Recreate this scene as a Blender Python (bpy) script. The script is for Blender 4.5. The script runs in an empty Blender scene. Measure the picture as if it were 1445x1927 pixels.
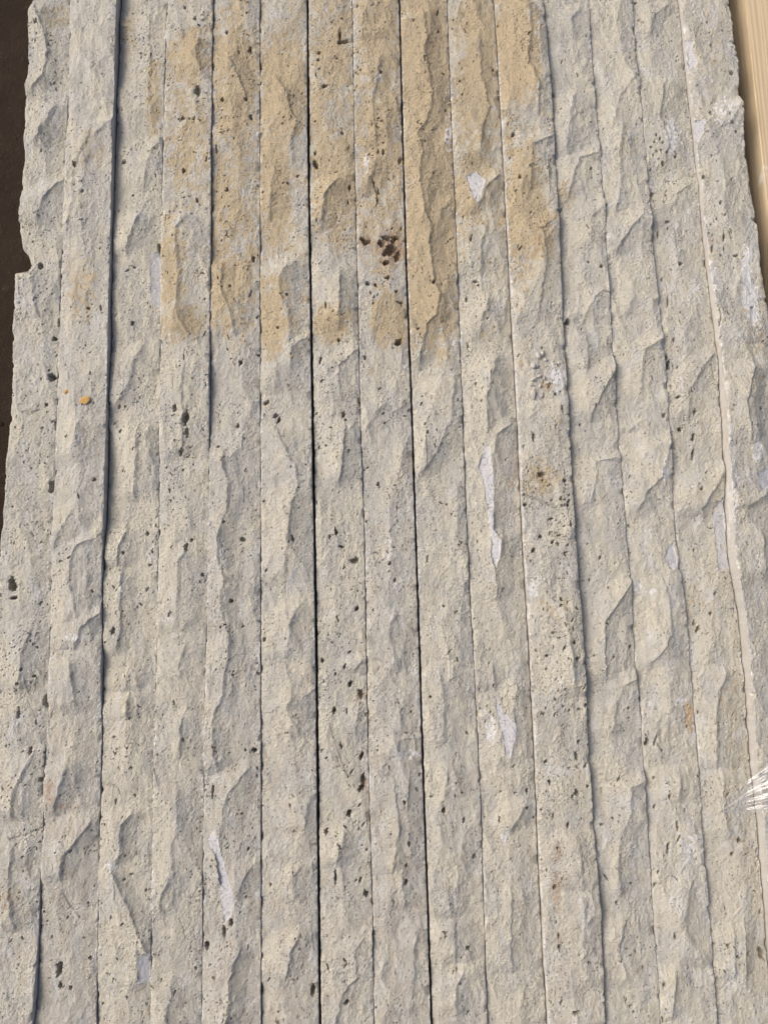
import bpy, math, random
import numpy as np
from mathutils import Vector, Matrix

# ------------------------------------------------------------------ camera
scene = bpy.context.scene
W_PX, H_PX, F_PX = 1445.0, 1927.0, 1340.0      # photograph size and focal length in its pixels
DIST = 0.423                                    # metres from lens to the stone under the picture centre
yc = np.array([-232.0, 9378.0, -F_PX]); yc /= np.linalg.norm(yc)      # direction of the strips seen from the camera
xc = np.array([9378.0, 232.0, 0.0]);    xc /= np.linalg.norm(xc)
zc = np.cross(xc, yc)
R_WC = np.stack([xc, yc, zc], axis=1)           # world -> camera
C_LOC = R_WC.T @ np.array([0, 0, DIST])
cam_d = bpy.data.cameras.new('camera')
cam_d.sensor_fit = 'HORIZONTAL'; cam_d.sensor_width = 36.0
cam_d.lens = 36.0 * F_PX / W_PX
cam_d.clip_start = 0.01; cam_d.clip_end = 100.0
cam = bpy.data.objects.new('camera', cam_d)
scene.collection.objects.link(cam)
M = Matrix([list(R_WC.T[i]) + [C_LOC[i]] for i in range(3)] + [[0, 0, 0, 1]])
cam.matrix_world = M
scene.camera = cam

# ------------------------------------------------------------------ sky, sun, exposure
SUN_AZ, SUN_EL = math.radians(-66), math.radians(40)
world = bpy.data.worlds.new('World'); scene.world = world; world.use_nodes = True
wn = world.node_tree.nodes; wl = world.node_tree.links
sky = wn.new('ShaderNodeTexSky'); sky.sky_type = 'NISHITA'; sky.sun_disc = False
sky.sun_elevation = SUN_EL; sky.sun_rotation = SUN_AZ
sky.air_density = 0.5; sky.dust_density = 6.0; sky.ozone_density = 0.8
wl.new(sky.outputs[0], wn['Background'].inputs[0])
wn['Background'].inputs[1].default_value = 0.15
sun_d = bpy.data.lights.new('sun', 'SUN'); sun_d.energy = 1.05; sun_d.angle = math.radians(55)
sun_d.color = (1.0, 0.985, 0.95)
sun = bpy.data.objects.new('sun', sun_d); scene.collection.objects.link(sun)
to_sun = Vector((math.sin(SUN_AZ) * math.cos(SUN_EL), math.cos(SUN_AZ) * math.cos(SUN_EL), math.sin(SUN_EL)))
sun.rotation_euler = to_sun.to_track_quat('Z', 'Y').to_euler()
scene.view_settings.view_transform = 'Standard'; scene.view_settings.look = 'None'
scene.view_settings.gamma = 1.0; scene.view_settings.use_curve_mapping = False
scene.view_settings.exposure = 0.28
scene.cycles.max_bounces = 6; scene.cycles.diffuse_bounces = 3; scene.cycles.transparent_max_bounces = 8

# ------------------------------------------------------------------ helpers
MM = 0.001
rng = np.random.default_rng(11)
COL = scene.collection

def unproject(px, py, z):
    """photo pixel -> world X, Y on the horizontal plane at height z (metres)"""
    px = np.asarray(px, float); py = np.asarray(py, float); z = np.asarray(z, float)
    d = np.stack([(px - W_PX / 2) / F_PX, -(py - H_PX / 2) / F_PX, -np.ones_like(px)], -1) @ R_WC
    t = (z - C_LOC[2]) / d[..., 2]
    return C_LOC[0] + t * d[..., 0], C_LOC[1] + t * d[..., 1]

def project(x, y, z):
    p = np.stack(np.broadcast_arrays(x - C_LOC[0], y - C_LOC[1], z - C_LOC[2]), -1) @ R_WC.T
    return W_PX / 2 + F_PX * p[..., 0] / -p[..., 2], H_PX / 2 - F_PX * p[..., 1] / -p[..., 2]

_ang = rng.random((256, 256)) * 2 * np.pi
GX, GY = np.cos(_ang), np.sin(_ang)
RT = rng.random((8, 256, 256))

def gnoise(x, y, s=0):
    """2-D gradient noise, about -0.7..0.7"""
    xi = np.floor(x).astype(np.int64); yi = np.floor(y).astype(np.int64)
    fx = x - xi; fy = y - yi
    xi = xi + 37 * s; yi = yi + 91 * s
    u = fx * fx * fx * (fx * (fx * 6 - 15) + 10); v = fy * fy * fy * (fy * (fy * 6 - 15) + 10)
    def g(a, b):
        ia = (xi + a) & 255; ib = (yi + b) & 255
        return GX[ia, ib] * (fx - a) + GY[ia, ib] * (fy - b)
    n0 = g(0, 0); n0 += u * (g(1, 0) - n0)
    n1 = g(0, 1); n1 += u * (g(1, 1) - n1)
    return n0 + v * (n1 - n0)

def fbm(x, y, s=0, o=4, gain=0.5):
    r = 0.0; a = 1.0
    for k in range(o):
        r = r + a * gnoise(x, y, s + 3 * k); x = x * 2.03; y = y * 2.03; a *= gain
    return r

def sstep(a, b, x):
    t = np.clip((x - a) / (b - a), 0, 1)
    return t * t * (3 - 2 * t)

def scars(x, y, s, tilt=0.5, lean=-0.35):
    """chipped face: lower envelope of tilted dishes on a jittered grid (crisp crests between scars)"""
    x = x - lean * y
    xi = np.floor(x).astype(np.int64); yi = np.floor(y).astype(np.int64)
    best = np.full(x.shape, 1e9)
    for a in (-1, 0, 1):
        for b in (-1, 0, 1):
            ia = (xi + a + 29 * s) & 255; ib = (yi + b + 53 * s) & 255
            dx = x - (xi + a + RT[0, ia, ib]); dy = y - (yi + b + RT[1, ia, ib])
            v = 0.8 * (dx * dx + dy * dy) + tilt * ((RT[2, ia, ib] - 0.5) * dx * 2 + (RT[3, ia, ib] - 0.5) * dy) + 0.35 * RT[4, ia, ib]
            np.minimum(best, v, out=best)
    return best

def pores(x, y, s, density, rmin, rmax):
    """0..1 pit mask, pits on a jittered grid (cell = 1), present where random < density"""
    xi = np.floor(x).astype(np.int64); yi = np.floor(y).astype(np.int64)
    out = np.zeros(x.shape)
    for a in (-1, 0, 1):
        for b in (-1, 0, 1):
            ia = (xi + a + 17 * s) & 255; ib = (yi + b + 71 * s) & 255
            dx = x - (xi + a + RT[0, ia, ib]); dy = y - (yi + b + RT[1, ia, ib])
            th = RT[2, ia, ib] * 3.14 ; c = np.cos(th); q = np.sin(th)
            r = rmin + (rmax - rmin) * RT[3, ia, ib] ** 2.5
            el = 1.0 + 1.6 * RT[5, ia, ib]
            e = np.hypot((c * dx + q * dy) / el, (-q * dx + c * dy) * el ** 0.5) / r
            m = sstep(1.05, 0.6, e) * (RT[4, ia, ib] < density)
            np.maximum(out, m, out=out)
    return out

def in_poly(px, py, poly):
    r = np.zeros(px.shape, bool); n = len(poly)
    for i in range(n):
        x0, y0 = poly[i]; x1, y1 = poly[(i + 1) % n]
        if y0 == y1: continue
        c = ((y0 > py) != (y1 > py)) & (px < (x1 - x0) * (py - y0) / (y1 - y0) + x0)
        r ^= c
    return r

def mesh_from(name, verts, quads, mat, parent=None, smooth=True, attrs=None, loc=None):
    me = bpy.data.meshes.new(name)
    verts = np.ascontiguousarray(verts, np.float32); quads = np.ascontiguousarray(quads, np.int32)
    n = quads.shape[1]
    me.vertices.add(len(verts)); me.vertices.foreach_set('co', verts.ravel())
    me.loops.add(quads.size); me.loops.foreach_set('vertex_index', quads.ravel())
    me.polygons.add(len(quads)); me.polygons.foreach_set('loop_start', np.arange(0, quads.size, n, dtype=np.int32))
    me.polygons.foreach_set('use_smooth', np.full(len(quads), smooth))
    for k, v in (attrs or {}).items():
        at = me.attributes.new(k, 'FLOAT', 'POINT'); at.data.foreach_set('value', np.ascontiguousarray(v, np.float32))
    me.update(calc_edges=True)
    me.materials.append(mat)
    o = bpy.data.objects.new(name, me); COL.objects.link(o)
    if parent: o.parent = parent
    if loc is not None: o.location = loc
    return o

def tag(o, label=None, cat=None, group=None, kind=None):
    for k, v in (('label', label), ('category', cat), ('group', group), ('kind', kind)):
        if v: o[k] = v
    return o

# ------------------------------------------------------------------ materials
class NT:
    def __init__(s, name):
        s.m = bpy.data.materials.new(name); s.m.use_nodes = True
        s.n = s.m.node_tree.nodes; s.l = s.m.node_tree.links; s.b = s.n['Principled BSDF']
    def new(s, t, **kw):
        x = s.n.new(t)
        for k, v in kw.items():
            if k.startswith('i_'):
                x.inputs[k[2:].replace('_', ' ')].default_value = v
            else: setattr(x, k, v)
        return x
    def link(s, a, b): s.l.new(a, b)
    def noise(s, vec, scale, detail=4, rough=0.55, dist=0.0):
        x = s.new('ShaderNodeTexNoise'); s.link(vec, x.inputs['Vector'])
        x.inputs['Scale'].default_value = scale; x.inputs['Detail'].default_value = detail
        x.inputs['Roughness'].default_value = rough; x.inputs['Distortion'].default_value = dist
        return x.outputs['Fac']
    def ramp(s, fac, a, b, va=0.0, vb=1.0):
        x = s.new('ShaderNodeMapRange'); x.interpolation_type = 'SMOOTHSTEP'
        s.link(fac, x.inputs['Value']); x.inputs['From Min'].default_value = a; x.inputs['From Max'].default_value = b
        x.inputs['To Min'].default_value = va; x.inputs['To Max'].default_value = vb
        return x.outputs['Result']
    def mix(s, fac, a, b):
        x = s.new('ShaderNodeMix', data_type='RGBA'); x.clamp_factor = True
        f = [i for i in x.inputs if i.name == 'Factor' and i.type == 'VALUE'][0]
        ca = [i for i in x.inputs if i.name == 'A' and i.type == 'RGBA'][0]; cb = [i for i in x.inputs if i.name == 'B' and i.type == 'RGBA'][0]
        for sock, v in ((f, fac), (ca, a), (cb, b)):
            if isinstance(v, (float, int)): sock.default_value = v
            elif isinstance(v, tuple): sock.default_value = v + (1,) if len(v) == 3 else v
            else: s.link(v, sock)
        return [o for o in x.outputs if o.type == 'RGBA'][0]
    def math(s, op, a, b=None):
        x = s.new('ShaderNodeMath', operation=op)
        for i, v in enumerate((a, b)):
            if v is None: continue
            if isinstance(v, (float, int)): x.inputs[i].default_value = v
            else: s.link(v, x.inputs[i])
        return x.outputs[0]
    def attr(s, name):
        return s.new('ShaderNodeAttribute', attribute_name=name).outputs['Fac']
    def coords(s):
        return s.new('ShaderNodeNewGeometry').outputs['Position']
    def bump(s, h, dist, strength=1.0, prev=None):
        x = s.new('ShaderNodeBump'); x.inputs['Distance'].default_value = dist; x.inputs['Strength'].default_value = strength
        s.link(h, x.inputs['Height'])
        if prev is not None: s.link(prev, x.inputs['Normal'])
        s.link(x.outputs[0], s.b.inputs['Normal'])
        return x.outputs[0]
    def scale(s, vec, v):
        x = s.new('ShaderNodeMapping'); s.link(vec, x.inputs['Vector']); x.inputs['Scale'].default_value = v
        return x.outputs[0]

def stone_material():
    t = NT('travertine'); p = t.coords()
    cream = (0.520, 0.490, 0.396); grey = (0.455, 0.440, 0.386); lilac = (0.548, 0.543, 0.510)
    g = t.noise(p, 1100, 3, 0.8)
    j = t.math('MULTIPLY', t.math('SUBTRACT', g, 0.5), 0.8)
    def a(name, k=1.0): return t.math('MULTIPLY', t.ramp(t.math('ADD', t.attr(name), j), 0.15, 0.85), k)
    col = t.mix(a('warm'), grey, cream)
    col = t.mix(a('lilac', 0.6), col, lilac)
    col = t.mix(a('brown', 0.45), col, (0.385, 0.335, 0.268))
    col = t.mix(a('tan', 0.90), col, (0.445, 0.358, 0.222))
    col = t.mix(a('rust', 0.6), col, (0.36, 0.25, 0.165))
    col = t.mix(a('white', 0.75), col, (0.70, 0.70, 0.69))
    col = t.mix(a('yellow', 0.65), col, (0.46, 0.31, 0.15))
    # crystal grain and pin holes, their inner shade painted dark brown
    col = t.mix(t.ramp(g, 0.26, 0.46, 0.45, 0.0), col, (0.26, 0.225, 0.18))
    col = t.mix(t.ramp(g, 0.54, 0.72, 0.0, 0.30), col, (0.70, 0.65, 0.58))
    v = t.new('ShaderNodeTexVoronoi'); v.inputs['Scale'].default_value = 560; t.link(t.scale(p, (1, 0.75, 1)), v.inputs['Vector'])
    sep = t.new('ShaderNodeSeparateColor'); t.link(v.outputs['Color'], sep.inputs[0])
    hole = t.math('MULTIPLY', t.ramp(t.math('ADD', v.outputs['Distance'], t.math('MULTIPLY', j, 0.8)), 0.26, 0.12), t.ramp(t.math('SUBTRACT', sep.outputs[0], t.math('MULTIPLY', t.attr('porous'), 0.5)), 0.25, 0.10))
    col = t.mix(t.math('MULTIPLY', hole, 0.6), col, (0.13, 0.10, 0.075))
    t.link(col, t.b.inputs['Base Color'])
    t.b.inputs['Roughness'].default_value = 0.88; t.b.inputs['Specular IOR Level'].default_value = 0.25
    h = t.math('SUBTRACT', t.noise(p, 800, 4, 0.8, 0.2), t.math('MULTIPLY', hole, 0.5))
    t.bump(h, 0.0012, 0.9)
    return t.m

def sawn_material():
    t = NT('sawn_travertine'); p = t.coords()
    col = t.mix(t.noise(t.scale(p, (1, 0.15, 1)), 60, 4), (0.37, 0.355, 0.315), (0.47, 0.455, 0.415))
    col = t.mix(t.ramp(t.noise(p, 500, 4, 0.7), 0.60, 0.70, 0, 0.6), col, (0.25, 0.2, 0.16))
    col = t.mix(t.ramp(t.noise(t.scale(p, (1, 0.4, 1)), 120, 5, 0.65), 0.48, 0.66, 0, 0.6), col, (0.36, 0.31, 0.25))
    col = t.mix(t.ramp(t.noise(t.scale(p, (1, 0.5, 1)), 90, 5, 0.65), 0.55, 0.68, 0, 0.6), col, (0.60, 0.59, 0.57))
    t.link(col, t.b.inputs['Base Color']); t.b.inputs['Roughness'].default_value = 0.7
    t.bump(t.noise(t.scale(p, (1, 0.03, 1)), 1500, 3), 0.0003, 0.5)
    return t.m

def filler_material():
    t = NT('cement_filler'); p = t.coords()
    n = t.noise(p, 900, 4, 0.7)
    col = t.mix(t.noise(p, 120, 4), (0.42, 0.415, 0.41), (0.50, 0.50, 0.50))
    col = t.mix(t.ramp(n, 0.60, 0.68, 0, 0.7), col, (0.26, 0.22, 0.19))
    col = t.mix(t.ramp(t.noise(p, 210, 5, 0.7), 0.58, 0.66, 0, 0.7), col, (0.52, 0.45, 0.35))
    t.link(col, t.b.inputs['Base Color']); t.b.inputs['Roughness'].default_value = 0.75
    t.bump(t.ramp(n, 0.66, 0.56), 0.0005, 0.7)
    return t.m

def wood_material():
    t = NT('pine_wood'); p = t.coords()
    w = t.new('ShaderNodeTexWave', wave_type='BANDS', bands_direction='X'); t.link(t.scale(p, (1, 0.03, 1)), w.inputs['Vector'])
    w.inputs['Scale'].default_value = 110; w.inputs['Distortion'].default_value = 9; w.inputs['Detail'].default_value = 4; w.inputs['Detail Scale'].default_value = 1.6
    fine = t.noise(t.scale(p, (1, 0.015, 1)), 900, 4, 0.7)
    col = t.mix(w.outputs['Fac'], (0.58, 0.46, 0.295), (0.46, 0.345, 0.20))
    col = t.mix(t.ramp(fine, 0.35, 0.65, 0.0, 0.35), col, (0.62, 0.53, 0.38))
    col = t.mix(t.ramp(t.noise(p, 30, 3), 0.68, 0.74, 0, 0.6), col, (0.75, 0.73, 0.70))
    t.link(col, t.b.inputs['Base Color']); t.b.inputs['Roughness'].default_value = 0.9; t.b.inputs['Specular IOR Level'].default_value = 0.15
    t.bump(fine, 0.0004, 0.6)
    return t.m

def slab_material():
    t = NT('shade_painted_pitted_stone'); p = t.coords()
    col = t.mix(t.noise(p, 40, 5, 0.6), (0.022, 0.015, 0.010), (0.046, 0.033, 0.023))  # dark browns stand in for the shade over this low stone
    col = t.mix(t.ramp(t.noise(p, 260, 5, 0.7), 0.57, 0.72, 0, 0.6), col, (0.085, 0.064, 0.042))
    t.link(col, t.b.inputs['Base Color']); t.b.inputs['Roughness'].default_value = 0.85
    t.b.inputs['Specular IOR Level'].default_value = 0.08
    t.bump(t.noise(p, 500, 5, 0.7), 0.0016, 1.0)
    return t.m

def plain_material(name, c, r=0.8, bump=None):
    t = NT(name); p = t.coords()
    n = t.noise(p, 600, 5, 0.7)
    t.link(t.mix(n, tuple(0.75 * k for k in c), tuple(min(1, 1.2 * k) for k in c)), t.b.inputs['Base Color'])
    t.b.inputs['Roughness'].default_value = r
    t.bump(n, 0.0006, 0.7)
    return t.m

def film_material():
    t = NT('clear_plastic_film')
    g = t.new('ShaderNodeBsdfGlossy'); g.inputs['Roughness'].default_value = 0.22; g.inputs['Color'].default_value = (1, 1, 1, 1)
    tr = t.new('ShaderNodeBsdfTransparent'); tr.inputs['Color'].default_value = (0.97, 0.97, 0.97, 1)
    df = t.new('ShaderNodeBsdfDiffuse'); df.inputs['Color'].default_value = (0.8, 0.82, 0.84, 1)
    fr = t.new('ShaderNodeLayerWeight'); fr.inputs['Blend'].default_value = 0.5
    m0 = t.new('ShaderNodeMixShader'); m0.inputs[0].default_value = 0.035
    t.link(tr.outputs[0], m0.inputs[1]); t.link(df.outputs[0], m0.inputs[2])
    m1 = t.new('ShaderNodeMixShader'); t.link(t.math('ADD', t.math('MULTIPLY', t.math('POWER', fr.outputs['Facing'], 3.5), 0.6), 0.035), m1.inputs[0])
    t.link(m0.outputs[0], m1.inputs[1]); t.link(g.outputs[0], m1.inputs[2])
    out = [n for n in t.n if n.type == 'OUTPUT_MATERIAL'][0]
    t.link(m1.outputs[0], out.inputs['Surface'])
    return t.m

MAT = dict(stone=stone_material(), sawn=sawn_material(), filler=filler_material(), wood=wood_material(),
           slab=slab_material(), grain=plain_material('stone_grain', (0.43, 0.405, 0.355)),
           flake=plain_material('ochre_flake', (0.50, 0.31, 0.10)), film=film_material(),
           floor=plain_material('dark_crate_floor', (0.035, 0.028, 0.022)))

# ------------------------------------------------------------------ traced layout (photo pixels)
YS = np.array([0, 480, 960, 1440, 1927.0])
# heights of the left and right edge of every strip above the middle plane, in mm, at YS
EDGE_Z = [
    ([-1, -1, -0.5, 0, 0],        [-1.5, -1.2, -0.6, 0.6, 3.0]),
    ([0.3, 0.3, 0.3, 0.6, -0.5],  [4.4, 2.8, 3.4, 0.3, 0.7]),
    ([-3, -1.2, -2.5, 0.2, 0.6],  [0, -0.8, 0, 0.3, 0.6]),
    ([0.6, 0.6, 0.6, 1.2, 1.2],   [0.9, 2.8, 1.2, 0.6, 0.6]),
    ([0.3, -0.4, 0.5, 0.5, 0.4],  [0.9, 0.9, 0.9, 0.9, 0.9]),
    ([0.3, 0.3, 0.3, 0.3, 0.3],   [0.9, 1.2, 1.8, 1.8, 1.2]),
    ([0.4, 0.2, 0.2, 0.2, 0.3],   [0.4, 0.3, 0.3, 0.2, 0.3]),
    ([0.4, 0.3, 0.3, 0.3, 0.3],   [0.7, 0.7, 0.7, 0.7, 0.7]),
    ([0.4, 0.4, 0.4, 0.4, 0.4],   [0.4, 0.4, 0.4, 0.4, 0.4]),
    ([0, 0, 0, 0, 0],             [0, -0.3, -0.3, -0.2, 0]),
    ([0.8, 2.2, 2.8, 2.0, 1.5],   [2.4, 3.2, 3.6, 3.4, 3.0]),
    ([0, -0.8, -0.8, -0.8, -0.8], [1.4, 1.4, 0.9, 0.9, 0.9]),
    ([-0.6, -0.8, 0, 0, 0],       [1.3, 1.7, 1.5, 1.5, 1.5]),
    ([-0.4, -0.8, 0, 0, -0.6],    [-0.6, -1, 0, 0, 0]),
    ([1.4, 3.0, 9, 8, 7],          [1.5, 1.5, 2, 2, 2]),
]
def zedge(s, side, py):
    t = np.clip(np.asarray(py, float), -60, 1990)
    return np.interp(t, YS, EDGE_Z[s][side]) * MM

# seam lines (photo pixels); the edge whose height they are traced at: (strip, side)
SEAMS = [
    ((0, 0), [(62,0),(57,20),(54,60),(54,140),(48,160),(47,200),(48,235),(45,270),(45,300),(40,360),(37,400),(36,430),(40,450),(43,470),(52,478),(55,490),(54,511),(29,515),(30,540),(26,590),(22,610),(22,680),(20,760),(12,850),(8,950),(0,1015),(-6,1100),(-10,1200),(-45,1927)]),
    ((1, 0), [(130,0),(127,170),(122,330),(113,500),(106,700),(103,850),(97,1000),(92,1200),(85,1400),(80,1560),(75,1720),(68,1880),(63,1927)]),
    ((1, 1), [(218,0),(212,200),(208,350),(204,520),(202,650),(198,780),(193,960),(189,1100),(190,1200),(189,1380),(187,1500),(184,1650),(181,1800),(180,1927)]),
    ((3, 0), [(313,0),(307,200),(303,440),(300,620),(299,800),(297,1000),(294,1150),(290,1330),(285,1500),(283,1700),(283,1927)]),
    ((3, 1), [(400,0),(398,150),(396,270),(395,480),(393,620),(392,900),(389,1100),(385,1300),(382,1500),(380,1700),(378,1927)]),
    ((4, 1), [(488,0),(488,400),(489,1000),(490,1500),(490,1927)]),
    ((5, 1), [(576,0),(578,300),(582,560),(587,900),(592,1200),(595,1500),(599,1927)]),
    ((6, 1), [(662,0),(666,250),(671,500),(678,800),(685,1000),(689,1250),(694,1500),(700,1700),(703,1927)]),
    ((7, 1), [(750,0),(756,250),(763,500),(772,740),(779,960),(787,1200),(796,1500),(803,1700),(810,1927)]),
    ((8, 1), [(841,0),(849,230),(857,400),(867,700),(875,900),(883,1100),(894,1300),(904,1500),(910,1700),(917,1927)]),
    ((9, 1), [(929,0),(940,200),(952,420),(961,600),(973,820),(981,1000),(993,1200),(1003,1400),(1011,1600),(1021,1800),(1029,1927)]),
    ((10, 1), [(1022,0),(1033,110),(1040,200),(1052,400),(1060,600),(1066,690),(1072,800),(1083,1000),(1098,1200),(1108,1400),(1118,1550),(1130,1700),(1140,1927)]),
    ((11, 1), [(1108,0),(1122,200),(1139,400),(1150,600),(1163,800),(1176,960),(1188,1100),(1196,1250),(1207,1350),(1215,1500),(1226,1650),(1240,1850),(1243,1927)]),
    ((12, 1), [(1190,0),(1205,180),(1218,300),(1229,450),(1240,560),(1255,700),(1263,850),(1271,1000),(1285,1100),(1297,1200),(1306,1330),(1316,1450),(1325,1600),(1338,1750),(1345,1850),(1351,1927)]),
    ((13, 1), [(1276,0),(1292,150),(1308,300),(1324,450),(1338,580),(1350,680),(1358,800),(1362,900),(1370,1050),(1388,1150),(1403,1300),(1412,1440),(1425,1560),(1437,1700),(1445,1800),(1456,1927)]),
    ((14, 1), [(1372,0),(1379,40),(1380,60),(1385,90),(1390,112),(1391,180),(1395,190),(1399,235),(1405,300),(1413,350),(1420,400),(1426,440),(1429,500),(1437,530),(1445,580),(1449,640),(1470,900),(1490,1150),(1556,1927)]),
]
GAPS = [0, 0.35, 0.5, 0.45, 0.4, 0.55, 1.55, 0.45, 1.25, 0.45, 0.6, 0.3, 0.3, 0.45, 0.5, 0]    # mm, opening to the right of each seam line

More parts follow.
